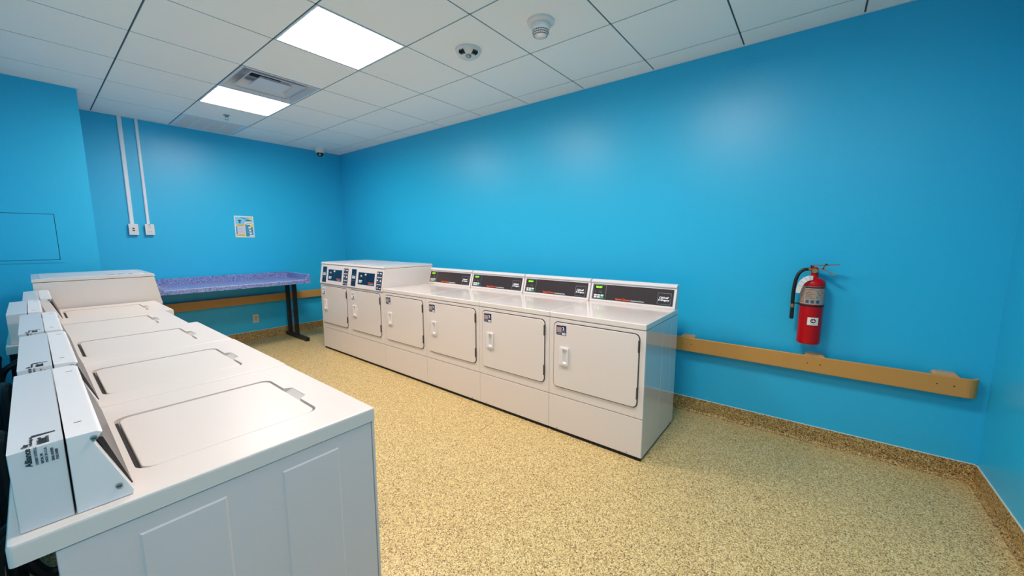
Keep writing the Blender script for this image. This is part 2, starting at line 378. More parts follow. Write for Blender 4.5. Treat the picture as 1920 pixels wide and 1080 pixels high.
# ------------------------------------------------------------------ dryers (local: x to the right seen from the front, front at y=0, z up)
def door_set(r, label_sticker=True, x0=-.2995, x1=.3005):
    obj('door_gap_shade', plate(B(), x0-.0055, x1+.0055, .3435, .8155, -.0045, .004, .034), 'gapshade', r)  # dark backing plate standing in for shade in the door gap
    d = obj('door', plate(B(), x0, x1, .349, .810, -.011, -.0028, .03, .003), 'white', r, smooth=True)
    # recessed pull: frame with a sunken pocket
    hx0, hx1, hz0, hz1 = x0+.050, x0+.121, .514, .642
    b = B()
    outer = rrect(hx0, hx1, hz0, hz1, .006, 3); inner = rrect(hx0+.027, hx1-.009, hz0+.016, hz1-.012, .008, 3); deep = rrect(hx0+.030, hx1-.022, hz0+.026, hz1-.014, .005, 3)
    rings = [(outer, -.0112), (outer, -.022), (inner, -.024), (deep, -.0115)]
    vs = [[b.verts.new((u, y, v)) for u, v in pts] for pts, y in rings]; n = len(outer)
    for A, C in zip(vs, vs[1:]):
        for k in range(n): b.faces.new((A[k], A[(k+1) % n], C[(k+1) % n], C[k]))
    b.faces.new(vs[-1]); obj('door_handle', b, 'plastic', d, smooth=True)
    for z in (.70, .405):
        obj('hinge', box(B(), x1-.004, x1+.006, -.013, -.001, z, z+.075, .001), 'gapshade', d)
    return d
def sticker_dryer(d, x0=-.2795):
    b = B(); plate(b, x0, x0+.078, .724, .793, -.0118, -.0112, .004)
    def q(u0, u1, v0, v1, mi): box(b, x0+u0*.078, x0+u1*.078, -.0122, -.0117, .724+v0*.069, .724+v1*.069, mi=mi)
    q(.06, .54, .28, .80, 1); q(.58, .94, .05, .26, 2)
    text(b, 'WASH ALERT', .0060, frameM((x0+.005, -.0119, .7900), (1, 0, 0), (0, 0, 1)), 2, width=.040, ext=.0002)
    prism(b, [(x0+.050+.013*math.cos(a), .7705+.013*math.sin(a)) for a in [math.radians(q) for q in range(-80, 91, 17)]]+[(x0+.048+.0075*math.cos(a), .7705+.0075*math.sin(a)) for a in [math.radians(q) for q in range(90, -81, -17)]], 'y', -.0122, -.0117, mi=2)
    for k in range(3): q(.60, .90, .34+.09*k, .385+.09*k, 4)
    for k in range(2): q(.08, .5, .06+.09*k, .12+.09*k, 4)
    q(.66, .86, .12, .18, 4)
    return obj('sticker', b, ['navysticker', 'lab', 'print', 'orange', 'inkgrey'], d)
def cabinet(r, W=.3405, D=.669, lid=True):
    b = box(B(), -W, W, .0125, D, .016, .838, .003); obj('cabinet', b, 'side', r, smooth=True)
    b = box(B(), -W+.006, W-.006, .006, D-.01, 0, .0155); obj('base_gap_shade', b, 'gap', r)  # dark block standing in for shade in the floor gap
    b = box(B(), -W, W, -.002, .012, .024, .2755, .003); o = obj('lower_panel', b, 'white', r, smooth=True)
    for x in (-.27, .25):
        s = B(); lathe(s, [(0, .003), (.004, .0025), (.005, 0)], 10)
        for v in s.verts: v.co = Vector((v.co.x+x, -.002-v.co.z, v.co.y+.035))
        obj('screw', s, 'silver', o)
    b = box(B(), -W, W, -.002, .012, .2795, .8365, .003); obj('front_panel', b, 'white', r, smooth=True)
    for x, nm in ((W, 1), (-W, -1)):
        b = B()
        for y in (.32, .52): box(b, x-.001 if nm > 0 else x-.0006, x+.0006 if nm > 0 else x+.001, y, y+.004, .03, .80)
        obj('side_crease', b, 'side', r)
def make_dryer(label):
    r = thing('dryer', label, 'dryer', (0, 0, 0), 0, 'front-loading dryers along the right wall')
    cabinet(r)
    obj('top_panel', box(B(), -.3405, .3405, -.004, .669, .8395, .877, .006, seg=3), 'white', r, smooth=True)
    d = door_set(r); sticker_dryer(d)
    # console: sloping front, projecting cap along the top
    prof = [(.594, .877), (.590, .884), (.590, .892), (.6285, 1.030), (.618, 1.034), (.616, 1.040), (.640, 1.056), (.668, 1.056), (.668, .877)]
    c = obj('console', prism(B(), prof, 'x', -.336, .336, .0025), 'plastic', r, smooth=True)
    n = Vector((0, -(1.030-.892), (.6285-.590))).normalized(); upv = Vector((0, .0385, .138)).normalized()
    def at(x, z, off=0): 
        t = (z-.892)/(1.030-.892); return Vector((x, .590+.0385*t, z))+n*off
    def quadbox(b, x0, x1, z0, z1, o0, o1, mi=0):
        t = bmesh.new(); v = [t.verts.new(at(x, z, o)) for o in (o0, o1) for x, z in ((x0, z0), (x1, z0), (x1, z1), (x0, z1))]
        for f in ((0, 1, 2, 3), (7, 6, 5, 4), (0, 4, 5, 1), (1, 5, 6, 2), (2, 6, 7, 3), (3, 7, 4, 0)): t.faces.new([v[i] for i in f])
        merge(b, t, mi)
    p = obj('control_panel', (lambda b: (quadbox(b, -.318, .318, .9005, 1.0185, -.001, .0025), b)[1])(B()), 'panel', r)
    b = B()
    def outline(x0, x1, z0, z1, w_, o=.0027):
        for a in ((x0, x1, z0, z0+w_), (x0, x1, z1-w_, z1), (x0, x0+w_, z0, z1), (x1-w_, x1, z0, z1)): quadbox(b, *a, .0024, o+.0006)
    outline(-.312, -.200, .9045, 1.0145, .0022); obj('display_border', b, 'silver', p)
    b = B(); outline(.207, .303, .908, .990, .0024); obj('logo_border', b, 'silver', p)
    b = B(); quadbox(b, -.300, -.222, .983, 1.008, .0024, .0034, 0)
    text(b, 'READY', .022, frameM(at(-.290, .9995, .0036)-upv*.012, (1, 0, 0), upv), 1, width=.055, bold=.0006, ext=.0002)
    obj('display', b, ['lcd', 'lcdtext'], p)
    b = B()
    for k, x in enumerate((-.300, -.271, -.242)):
        quadbox(b, x, x+.024, .926, .938, .0024, .0045, 0); quadbox(b, x, x+.024, .910, .923, .0024, .0045, 1 if k == 2 else 0)
    for x in (-.296, -.262, -.246):
        t = bmesh.new(); vv = [t.verts.new(at(x, .956, .003)), t.verts.new(at(x+.009, .956, .003)), t.verts.new(at(x+.0045, .968, .003))]; t.faces.new(vv); merge(b, t, 2)
    quadbox(b, -.247, -.237, .952, .956, .0024, .003, 2)
    obj('keypad', b, ['key', 'green', 'inkgrey'], p)
    b = B()
    text(b, 'Speed Queen', .021, frameM(at(-.115, .917, .0029)-upv*.010, (1, 0, 0), upv), 0, width=.118, bold=.0007, ext=.0002)
    text(b, 'Commercial Dryer', .015, frameM(at(.008, .913, .0029)-upv*.006, (1, 0, 0), upv), 1, width=.105, bold=.0002, ext=.0002)
    obj('machine_lettering', b, ['orange', 'print'], p); b = B()
    text(b, 'Caldwell', .019, frameM(at(.218, .962, .0029)-upv*.011, (1, 0, 0), upv), 1, width=.066, bold=.0009, ext=.0002, shear=.25)
    text(b, '& Gregory', .019, frameM(at(.212, .945, .0029)-upv*.011, (1, 0, 0), upv), 1, width=.082, bold=.0009, ext=.0002, shear=.25)
    obj('logo_lettering', b, ['orange', 'print'], p)
    return r
R90 = math.radians(90)
dl = ['nearest dryer with its whole right side exposed toward the fire extinguisher',
      'second nearest low dryer, directly behind the one with the exposed side',
      'third low dryer, between the second nearest dryer and the one touching the taller machines',
      'farthest low dryer, standing right against the two taller machines']
d0 = make_dryer(dl[0]); d0.location = (XD, YD+DW/2, 0); d0.rotation_euler = (0, 0, -R90)
for k in range(1, 4): dup(d0, (XD, YD+DW*(k+.5), 0), -R90, dl[k])

# ------------------------------------------------------------------ tall machines with high sloping control fronts
def make_tall(label, front_print=True):
    r = thing('front_load_washer', label, 'washing machine', (0, 0, 0), 0, 'tall machines with raised control fronts')
    cabinet(r)
    d = door_set(r, x0=-.300, x1=.285)
    prof = [(-.010, .8415), (.027, 1.074), (.027, 1.0745), (.660, 1.0745), (.660, .8415)]
    hd = obj('upper_housing', prism(B(), prof, 'x', -.3405, .3405, .003), 'white', r, smooth=True)
    b = B()
    prism(b, [(.022, 1.0775), (.020, 1.084), (.026, 1.0985), (.036, 1.1015), (.640, 1.1015), (.664, 1.098), (.664, 1.0775)], 'x', -.3405, .3405, .003)
    o = obj('top_cover', b, 'white', r, smooth=True)
    b = B(); plateZ(b, -.305, .305, .075, .625, 1.1012, 1.1026, .02, .0005); obj('top_inset', b, 'steelw', o)
    n = Vector((0, -(1.074-.8415), .037)).normalized(); upv = Vector((0, .037, .2325)).normalized()
    def at(x, z, off=0):
        t = (z-.8415)/.2325; return Vector((x, -.010+.037*t, z))+n*off
    def qb(b, x0, x1, z0, z1, o1, mi=0, o0=-.001):
        t = bmesh.new(); v = [t.verts.new(at(x, z, o)) for o in (o0, o1) for x, z in ((x0, z0), (x1, z0), (x1, z1), (x0, z1))]
        for f in ((0, 1, 2, 3), (7, 6, 5, 4), (0, 4, 5, 1), (1, 5, 6, 2), (2, 6, 7, 3), (3, 7, 4, 0)): t.faces.new([v[i] for i in f])
        merge(b, t, mi)
    b = B(); qb(b, -.285, -.190, .858, 1.046, .002, 0)
    qb(b, -.285, -.190, .918, .921, .0026, 2); qb(b, -.285, -.190, .987, .990, .0026, 2)
    for k in range(3): qb(b, -.272, -.203, .942+k*.011, .949+k*.011, .0026, 1)
    obj('instruction_strip', b, ['navy', 'print', 'inkgrey'], hd)
    b = B(); qb(b, .220, .318, .853, 1.044, .002, 0)
    for k in range(1, 5): qb(b, .220, .318, .853+k*.038, .8555+k*.038, .0026, 2)
    for (x, z, w_, h_) in ((.230, 1.020, .02, .012), (.275, 1.018, .03, .012), (.232, .980, .05, .008), (.29, .978, .018, .012), (.230, .945, .02, .014), (.283, .940, .022, .016), (.232, .905, .075, .006), (.236, .868, .02, .01), (.28, .866, .03, .007)): qb(b, x, x+w_, z, z+h_, .0028, 1)
    obj('program_chart', b, ['navyg', 'print', 'inkgrey'], hd)
    cp = B(); qb(cp, -.140, .178, .888, 1.018, .003, 0); cp = obj('control_panel', cp, 'navy', r)
    b = B()
    for k in range(3):
        for q in range(2): qb(b, -.118+k*.023, -.100+k*.023, .905+q*.016, .918+q*.016, .0048, 1 if (k == 2 and q == 0) else 0)
    obj('keypad', b, ['key', 'green'], cp)
    b = B(); qb(b, -.100, -.058, .968, .990, .0042, 0); text(b, '18', .022, frameM(at(-.092, .985, .0045)-upv*.012, (1, 0, 0), upv), 1, bold=.0005, ext=.0002)
    obj('display', b, ['inkgrey', 'print'], cp)
    b = B(); lathe(b, [(0, .012), (.009, .010), (.011, 0)], 16); o = obj('knob', b, 'plastic', cp, smooth=True)
    o.matrix_local = Matrix.Translation(at(.013, .998, .003)) @ n.to_track_quat('Z', 'Y').to_matrix().to_4x4()
    b = B(); qb(b, .004, .0055, .892, .985, .0034, 2)
    text(b, 'Speed Queen', .017, frameM(at(.062, .918, .0036)-upv*.008, (1, 0, 0), upv), 0, width=.10, bold=.0007, ext=.0002)
    text(b, 'Commercial', .012, frameM(at(.080, .903, .0036)-upv*.006, (1, 0, 0), upv), 1, width=.08, bold=.0001, ext=.0002)
    obj('lettering', b, ['orange', 'print', 'inkgrey'], cp)
    # small white notice on the door
    b = B(); x0 = -.280; box(b, x0, x0+.072, -.0118, -.0112, .706, .79)
    for k in range(3): box(b, x0+.01, x0+.06, -.0121, -.0117, .772-k*.008, .776-k*.008, mi=1)
    box(b, x0+.036, x0+.060, -.0121, -.0117, .718, .748, mi=1); box(b, x0+.008, x0+.034, -.0121, -.0117, .712, .716, mi=2)
    box(b, x0+.004, x0+.068, -.0121, -.0117, .706, .711, mi=2)
    obj('notice_sticker', b, ['paper', 'inkgrey', 'navysticker'], d)
    return r
t0 = make_tall('taller machine with dark control panels beside the row of low dryers')
t0.location = (XD, YD+DW*4.5, 0); t0.rotation_euler = (0, 0, -R90)
dup(t0, (XD, YD+DW*5.5, 0), -R90, 'taller machine with dark control panels nearest the far wall, last of the right row')
tl = dup(t0, (.650, 4.636, 0), R90, 'tall machine ending the left row, its blank side rising above the washers')
b = B()
for pts in ([(0, 0), (.018, .010), (.03, .0), (.012, -.012), (0, -.006)], [(.05, .004), (.075, .012), (.09, .004), (.07, -.006)], [(.105, .0), (.135, .012), (.15, .006)]):
    tube(b, [(-.27+q*.9, .14+p_*1.0, 1.1030) for p_, q in pts], .0022, 5)
o = obj('curved_marks', b, 'inkgrey', tl)  # small grey curved marks on the top cover

# ------------------------------------------------------------------ top-loading washers along the left
WP = .652
def make_washer(label):
    r = thing('top_load_washer', label, 'washing machine', (0, 0, 0), 0, 'top-loading washers in the left row')
    W = .3235
    obj('cabinet', box(B(), -W+.001, W-.001, .010, .625, .02, .835, .003), 'wside', r, smooth=True)
    obj('front_panel', box(B(), -W, W, 0, .0085, .02, .836, .003), 'deck', r, smooth=True)
    b = B()
    for x, y in ((-.27, .06), (.27, .06), (-.27, .57), (.27, .57)): lathe(b, [(0, 0), (.022, 0), (.022, .008), (.01, .012), (.01, .024), (0, .024)], 14, c=(x, y, 0))
    obj('levelling_feet', b, 'black', r)
    for s in (-1, 1):   # pressed rectangles on the side sheet
        b = B()
        for y0, y1 in ((.113, .259), (.375, .521)):
            t = bmesh.new(); w_ = .004; xo = s*(W-.001); xi = s*(W+.0012)
            pts = [(y0, .11), (y1, .11), (y1, .80), (y0, .80)]; pin = [(y0+w_, .11+w_), (y1-w_, .11+w_), (y1-w_, .80-w_), (y0+w_, .80-w_)]
            A = [t.verts.new((xo, u, v)) for u, v in pts]; C = [t.verts.new((xi, u, v)) for u, v in pin]
            for k in range(4): t.faces.new((A[k], A[(k+1) % 4], C[(k+1) % 4], C[k]))
            t.faces.new(C); merge(b, t, 0)
        obj('pressed_panel', b, 'wside', r)
    # top deck with an opening for the lid
    b = B(); zt = ZT
    lid = rrect(-.206, .186, .108, .502, .030, 5)
    # notch in the deck in front of the lid
    outer = rrect(-.3255, .3255, -.004, .675, .008, 5)
    t = bmesh.new()
    def ring(pts, z): return [t.verts.new((u, v, z)) for u, v in pts]
    def shr(pts, k): 
        cx = sum(p[0] for p in pts)/len(pts); cy = sum(p[1] for p in pts)/len(pts)
        return [(p[0]-math.copysign(k, p[0]-cx), p[1]-math.copysign(k, p[1]-cy)) for p in pts]
    # lid opening with a finger notch on its front edge
    op = []
    for i_, p_ in enumerate(lid):
        op.append(p_)
        if i_ == len(lid)-1: op += [(-.078, .108), (-.070, .096), (-.062, .086), (.036, .086), (.044, .096), (.052, .108)]
    R = [ring(outer, .837), ring(outer, zt-.007), ring(shr(outer, .002), zt-.002), ring(shr(outer, .007), zt)]
    N = len(outer)
    for A, C in zip(R, R[1:]):
        for k in range(N): t.faces.new((A[k], A[(k+1) % N], C[(k+1) % N], C[k]))
    I = ring(op, zt); I2 = ring(op, zt-.022); N2 = len(op)
    for k in range(N2): t.faces.new((I[k], I[(k+1) % N2], I2[(k+1) % N2], I2[k]))
    ed = []
    for L_ in (R[-1], I):
        for k in range(len(L_)): ed.append(t.edges.get((L_[k], L_[(k+1) % len(L_)])))
    bmesh.ops.triangle_fill(t, edges=ed, use_beauty=True, normal=(0, 0, 1))
    t.faces.new(I2[::-1]); t.faces.new(R[0]); merge(b, t, 0)
    dk = obj('top_deck', b, 'deck', r, smooth=True)
    # finger scoop
    b = B(); q4 = [b.verts.new(c_) for c_ in ((-.066, .0862, zt-.001), (.040, .0862, zt-.001), (.050, .112, zt-.017), (-.076, .112, zt-.017))]
    b.faces.new(q4); obj('finger_scoop', b, 'deck', dk)
    b = B(); plateZ(b, -.200, .180, .1135, .492, zt-.018, zt-.0015, .028, .004)
    ld = obj('lid', b, 'deck', r, smooth=True)
    b = B(); box(b, -.185, .165, .494, .5005, zt-.014, zt-.0075, .001); obj('hinge_slot', b, 'gap', ld)
    # console
    yr, yk, yn, yf = .659, .596, .548, .517
    end = [(yr, .8775), (yr, 1.023), (yk, 1.027), (yk, .8775)]
    c = obj('console_rear_cover', prism(B(), end, 'x', -.300, .300, .0025), 'steelw', r, smooth=True)
    fprof = [(yk-.0025, .8775), (yk-.0025, 1.0265), (yn+.008, 1.027), (yn, 1.022), (yn+.012, 1.005), (yf, .886), (yf+.002, .8775)]
    c = obj('console_front_cover', prism(B(), fprof, 'x', -.302, .302, .0025), 'plastic', r, smooth=True)
    pr = [(yn+.009, 1.004), (yn-.001, 1.000), (yf-.002, .8865), (yf+.004, .8865)]
    obj('control_panel', prism(B(), pr, 'x', -.270, .270), 'panel', c)
    for s in (-1, 1):
        for y, z in ((.560, 1.014), (.537, .905)):
            b = B()
            t = bmesh.new(); bmesh.ops.create_cone(t, cap_ends=True, segments=16, radius1=.0055, radius2=.0045, depth=.004)
            for v in t.verts: v.co = Vector((s*(.302+.002+v.co.z*1), v.co.x+y, v.co.y+z)) if s > 0 else Vector((-(.302+.002+v.co.z), v.co.x+y, v.co.y+z))
            merge(b, t, 0)
            t = B(); box(t, s*.3045-.0025, s*.3045+.0025, y-.003, y+.003, z-.0006, z+.0006); merge(b, t, 1)
            obj('screw', b, ['silver', 'gap'], c)
    b = B(); box(b, -.226, -.224, .570, .580, 1.0262, 1.0276); box(b, .226, .228, .560, .572, 1.0262, 1.0276); obj('cover_mark', b, 'inkgrey', c)
    # drain hoses added behind, black to darken the gap
    b = B(); tube(b, [(-.12, .62, .30), (-.12, .68, .32), (-.11, .715, .45), (-.10, .72, .72), (-.08, .715, .78), (-.02, .73, .72), (0, .74, .30), (0, .74, .05)], .016, 10)
    tube(b, [(.12, .62, .70), (.12, .66, .70), (.13, .72, .62), (.15, .73, .30), (.15, .73, .04)], .010, 8); tube(b, [(.17, .62, .70), (.17, .67, .70), (.19, .74, .60), (.2, .74, .30), (.2, .74, .04)], .010, 8)
    obj('hoses', b, 'black', r)
    return r
wl = ['nearest washer on the left, its panelled side facing the viewer',
      'second nearest top-loading washer on the left, behind the one with the visible side',
      'middle one of the five top-loading washers on the left',
      'fourth top-loading washer from the front, pushed back a little toward the wall',
      'farthest top-loading washer, standing against the tall machine of the left row']
XW = .600
w0 = make_washer(wl[0]); w0.location = (XW, 1.007+WP/2, 0); w0.rotation_euler = (0, 0, R90)
wo = {}
for k in range(1, 5):
    wo[k] = dup(w0, (XW+(.004, 0, -.042, .004)[k-1], 1.007+WP*(k+.5), 0), R90, wl[k])
# maker's plate lettering on the console ends and covers (world +x is local -y here)
def side_print(par, tall=True):
    # print sits across rear cover end (facing the viewer, local -x) and its top
    b = B(); X = -.3008
    ex, ey = Vector((0, 0, 1)), Vector((0, 1, 0))   # reads upward
    F = lambda y, z: frameM((X, y-.005, z+.003), (0, 0, 1), (0, 1, 0))
    text(b, 'Alliance', .0105, F(.639, .990), 0, width=.033, bold=.0003, ext=.0002)
    for y, s, wd in ((.632, 'LAUNDRY SYSTEMS LLC', .033), (.626, 'RIPON, WI', .018), (.621, 'MADE IN U.S.A.', .028), (.614, 'SERIAL NUMBER', .024), (.609, 'MODEL NUMBER', .020)):
        text(b, s, .005, F(y, .990), 0, width=wd, bold=0, ext=.0002)
    obj('maker_print', b, 'ink', par)
    b = B(); Z = 1.0262
    G = lambda y, x: frameM((x, y-.005, Z), (1, 0, 0), (0, 1, 0))
    text(b, 'Stay', .0105, G(.641, -.292), 0, width=.014, bold=.0003, ext=.0002)
    for y, s, wd, x in ((.636, 'WARNING LABEL', .05, -.292), (.628, 'DO NOT', .022, -.292), (.619, '120 V 60 Hz', .025, -.290)): text(b, s, .0045, G(y, x), 0, width=wd, bold=0, ext=.0002)
    for k in range(6): box(b, -.292+k*.005, -.2895+k*.005, .612, .624, Z-.0003, Z+.0003)
    box(b, -.245, -.238, .602, .632, Z-.0003, Z+.0003, mi=0)
    for k in range(3): box(b, -.262, -.258, .612+k*.009, .616+k*.009, Z-.0003, Z+.0003)
    obj('label_print', b, 'ink', par)
for par in (w0, wo[1], wo[2]):
    c = [x for x in par.children if x.name.startswith('console_rear_cover')][0]
    side_print(c)

# ------------------------------------------------------------------ folding table by the far wall
TX0, TX1, TY0, TY1 = .775, 2.300, 5.270, 6.000
r = thing('folding_table', 'blue speckled laminate table with black legs against the far wall', 'table', ((TX0+TX1)/2, (TY0+TY1)/2, 0))
hx, hy = (TX1-TX0)/2, (TY1-TY0)/2
obj('table_top', box(B(), -hx+.012, hx-.012, -hy+.012, hy-.012, .812, .836), 'table', r)
b = B(); prism(b, [(-hx, .800), (hx, .800), (hx, .912), (hx-.014, .912), (hx-.062, .846), (-hx+.062, .846), (-hx+.014, .912), (-hx, .912)], 'y', -hy, -hy+.012)
obj('front_lip', b, 'table', r)
obj('end_panel', box(B(), hx-.012, hx, -hy+.012, hy-.012, .800, .912), 'table', r)
obj('end_panel', box(B(), -hx, -hx+.012, -hy+.012, hy-.012, .800, .912), 'table', r)
obj('backsplash', box(B(), -hx, hx, hy-.012, hy, .800, .916), 'table', r)
b = B()
E3 = [(-hx+.012, .912), (-hx+.062, .846), (hx-.062, .846), (hx-.012, .912)]
for (xa, za), (xb, zb) in zip(E3, E3[1:]):
    t = bmesh.new(); v = [t.verts.new((x, y, z)) for x, z in ((xa, za), (xb, zb)) for y, z in ((-hy-.0005, z+.0008), (-hy+.0125, z+.0008), (-hy+.0125, z-.003), (-hy-.0005, z-.003))]
    for f in ((0, 1, 2, 3), (7, 6, 5, 4), (0, 4, 5, 1), (1, 5, 6, 2), (2, 6, 7, 3), (3, 7, 4, 0)): t.faces.new([v[i] for i in f])
    merge(b, t, 0)
for s in (-1, 1): box(b, s*hx-(.0125 if s > 0 else 0), s*hx+(.0125 if s < 0 else 0), -hy, hy-.012, .9115, .9130)
obj('worn_edge', b, 'edge', r)
for s in (1, -1):
    x = 2.237-(TX0+TX1)/2 if s > 0 else -(2.237-(TX0+TX1)/2)
    f = obj('foot', box(B(), x-.024, x+.024, 5.318-5.635, 5.975-5.635, 0, .050, .003), 'blackmetal', r)
    for y in (5.640, 5.865):
        obj('leg', box(B(), x-.022, x+.022, y-5.635-.022, y-5.635+.028, .0505, .8115, .003), 'blackmetal', r)

# ------------------------------------------------------------------ vinyl bumper rails
def rail(name, label, axis, L0, L1, brs, endcap0=False, bump=True):
    # local: along +x from 0 to L, wall plane at y=0, rail front at y=-.07
    L = L1-L0; r = thing(name, label, 'wall rail', (0, 0, 0), 0, 'tan bumper rails')
    D, z0, z1, t = .070, .508, .616, .005
    # plan path
    path = []
    if endcap0:
        rad = .05
        path += [(0.0, -.014), (0.0, -D+rad)]+[(rad-rad*math.cos(math.radians(a)), -D+rad-rad*math.sin(math.radians(a))) for a in (15, 30, 45, 60, 75, 90)]
    else: path += [(0, -D)]
    path += [(L, -D)]
    b = B(); sec = [(0, z0), (t, z0), (t, z1), (0, z1)]
    pts_o = path; nrm = []
    for i, p_ in enumerate(path):
        a = Vector(path[max(i-1, 0)]); c = Vector(path[min(i+1, len(path)-1)]); d = (c-a).normalized(); nrm.append(Vector((-d.y, d.x)))
    def vv(i, off, z): q = Vector(path[i])+nrm[i]*off; return b.verts.new((q.x, q.y, z))
    ringz = [(0, z0+.003), (.002, z0), (.016, z0), (.016, z0+t), (t, z0+t), (t, z1-t), (.016, z1-t), (.016, z1), (.002, z1), (0, z1-.003)]
    rings = [[vv(i, o_, z) for o_, z in ringz] for i in range(len(path))]
    n = len(ringz)
    for A, C in zip(rings, rings[1:]):
        for k in range(n): b.faces.new((A[k], A[(k+1) % n], C[(k+1) % n], C[k]))
    b.faces.new(rings[0][::-1]); b.faces.new(rings[-1])
    obj('rail_face', b, 'tan', r)
    for x in brs:
        b = B(); k_ = 0 if bump else .022; prism(b, [(x-.052, z0+.02), (x+.052, z0+.02), (x+.052, z1+.002-k_), (x+.040, z1+.014-k_), (x-.040, z1+.014-k_), (x-.052, z1+.002-k_)], 'y', -D+.0065, -.0005, .002)
        br = obj('bracket', b, 'tanlight', r)
        for dx in (-.033, .033):
            b = B()
            t_2 = bmesh.new(); bmesh.ops.create_cone(t_2, cap_ends=True, segments=12, radius1=.0038, radius2=.003, depth=.002)
            for v in t_2.verts: v.co = Vector((v.co.x+x+dx, -D-.0008-v.co.z, v.co.y+.566))
            merge(b, t_2, 0)
            obj('screw', b, 'screw', br)
    return r
rr = rail('bumper_rail', 'long tan rail low on the right wall, under the fire extinguisher', 'y', 0, YF-.082+.772, [.13, .715, 1.50, 2.2, 2.9, 3.6, 4.3, 5.0, 5.9, 6.6], True)
# local x runs toward the far wall, so mirror by rotation: +x -> +Y, -y(front) -> -X needs a reflection; build with a flipped mesh
for o in rr.children:
    for me_o in [o]+list(o.children):
        for v in me_o.data.vertices: v.co = Vector((v.co.y, v.co.x, v.co.z))
        me_o.data.flip_normals()
rr.location = (XR, -.772, 0)
rb = rail('bumper_rail', 'tan rail on the far wall under the blue speckled table', 'x', 0, XR-.0705-XB, [.30, 1.10, 1.9, 2.5], False, False)
rb.location = (XB+.0005, YF, 0)

# ------------------------------------------------------------------ raceways, boxes, outlets and poster on the far wall
def raceway(x, w_, z0, label, clip=None):
    r = thing('surface_raceway', label, 'cable raceway', (x, YF, z0), 0, 'white vertical raceways on the far wall')
    obj('channel', prism(B(), [(-w_/2, 0), (w_/2, 0), (w_/2, -.012), (w_/2-.005, -.018), (-w_/2+.005, -.018), (-w_/2, -.012)], 'z', 0, ZC-.003-z0), 'trim', r)
    if clip: obj('clip', box(B(), -w_/2-.012, w_/2+.012, -.021, -.0005, clip-z0-.008, clip-z0+.008, .002), 'trim', r)
raceway(.743, .036, 1.551, 'wider left raceway dropping from the ceiling to the two-jack box')
raceway(.876, .027, 1.553, 'narrower right raceway with a clip, dropping to the outlet box')
def wbox(x, z, label, kind):
    r = thing('wall_outlet', label, 'outlet', (x, YF, z), 0)
    obj('back_box', box(B(), -.037, .037, -.036, -.0005, -.058, .058, .002), 'plastic', r)
    obj('cover_plate', box(B(), -.039, .039, -.0405, -.0365, -.061, .061, .0015), 'plastic', r)
    b = B()
    if kind == 'data':
        for zz in (.012, -.010): box(b, -.010, .008, -.042, -.040, zz-.006, zz+.006)
        obj('jack', b, 'gap', r)
    else:
        for zz in (.026, -.026): plate(b, -.018, .018, zz-.015, zz+.015, -.0418, -.040, .006)
        obj('receptacle', b, 'key', r); b = B()
        for zz in (.026, -.026):
            for xx in (-.008, .006): box(b, xx, xx+.003, -.0424, -.0416, zz-.002, zz+.008)
        box(b, -.01, .008, -.0424, -.04, .050, .056)
        obj('socket_slots', b, 'gap', r)
wbox(.748, 1.490, 'white surface box with two black jacks below the left raceway', 'data')
wbox(.881, 1.491, 'white surface outlet box below the right raceway', 'power')
def lowplate(x, z, label, m1, m2):
    r = thing('wall_outlet', label, 'outlet', (x, YF, z), 0)
    obj('cover_plate', box(B(), -.036, .036, -.007, -.0005, -.058, .058, .002), m1, r)
    b = B(); plate(b, -.017, .017, -.034, .034, -.009, -.0065, .004)
    obj('receptacle', b, m2, r)
lowplate(1.862, .288, 'steel-framed wall outlet low on the far wall under the middle of the table', 'plate', 'ivory')
lowplate(2.372, .290, 'grey outlet plate low on the far wall, seen between the black table legs', 'silver', 'inkgrey')

r = thing('notice_poster', 'small blue, white and yellow notice taped to the far wall above the table', 'poster', (1.823, YF, 1.547))
obj('sheet', box(B(), -.110, .110, -.0035, -.001, -.141, .141), 'paper', r)
b = B()
def q(u0, u1, v0, v1, mi, k=0): box(b, -.110+.220*u0, -.110+.220*u1, -.0042-k*.0003, -.0033, .141-.282*v1, .141-.282*v0, mi=mi)
q(.05, .95, .04, .40, 0); q(.55, .95, .30, .96, 1); q(.06, .12, .48, .96, 1); q(.12, .55, .46, .84, 2, 1); q(.06, .54, .395, .47, 3, 2)
q(.08, .53, .85, .95, 3, 1); q(.76, .94, .06, .16, 3, 1); q(.80, .95, .38, .52, 3, 1)
def disc(u, v, ru, rv, mi, k=1, a=0): prism(b, [(-.110+.220*u+.22*(ru*math.cos(t)*math.cos(a)-rv*math.sin(t)*math.sin(a)), .141-.282*v+.22*(ru*math.cos(t)*math.sin(a)+rv*math.sin(t)*math.cos(a))) for t in [2*math.pi*j/16 for j in range(16)]], 'y', -.0042-k*.0003, -.0036, mi=mi)
disc(.27, .22, .09, .05, 4); disc(.27, .30, .05, .05, 4); disc(.55, .12, .26, .018, 4, 1, -.32); disc(.72, .21, .16, .03, 4, 1, 0); disc(.74, .33, .23, .10, 5, 2); disc(.76, .53, .07, .05, 5, 2); disc(.78, .68, .06, .05, 5, 2); disc(.80, .82, .06, .05, 5, 2); disc(.84, .92, .12, .04, 5, 2)
for k in range(7): q(.17, .5-(k % 3)*.04, .51+k*.045, .515+k*.045, 6, 2)
for k in range(2): q(.60, .90, .315+k*.03, .325+k*.03, 6, 3)
q(.14, .44, .42, .445, 6, 3); q(.14, .46, .885, .905, 6, 3)
for v in (.60, .745): q(.66, .90, v, v+.02, 2, 2)
obj('artwork', b, ['sky', 'teal', 'lilac', 'yellow', 'deep', 'paper', 'inkgrey'], r)

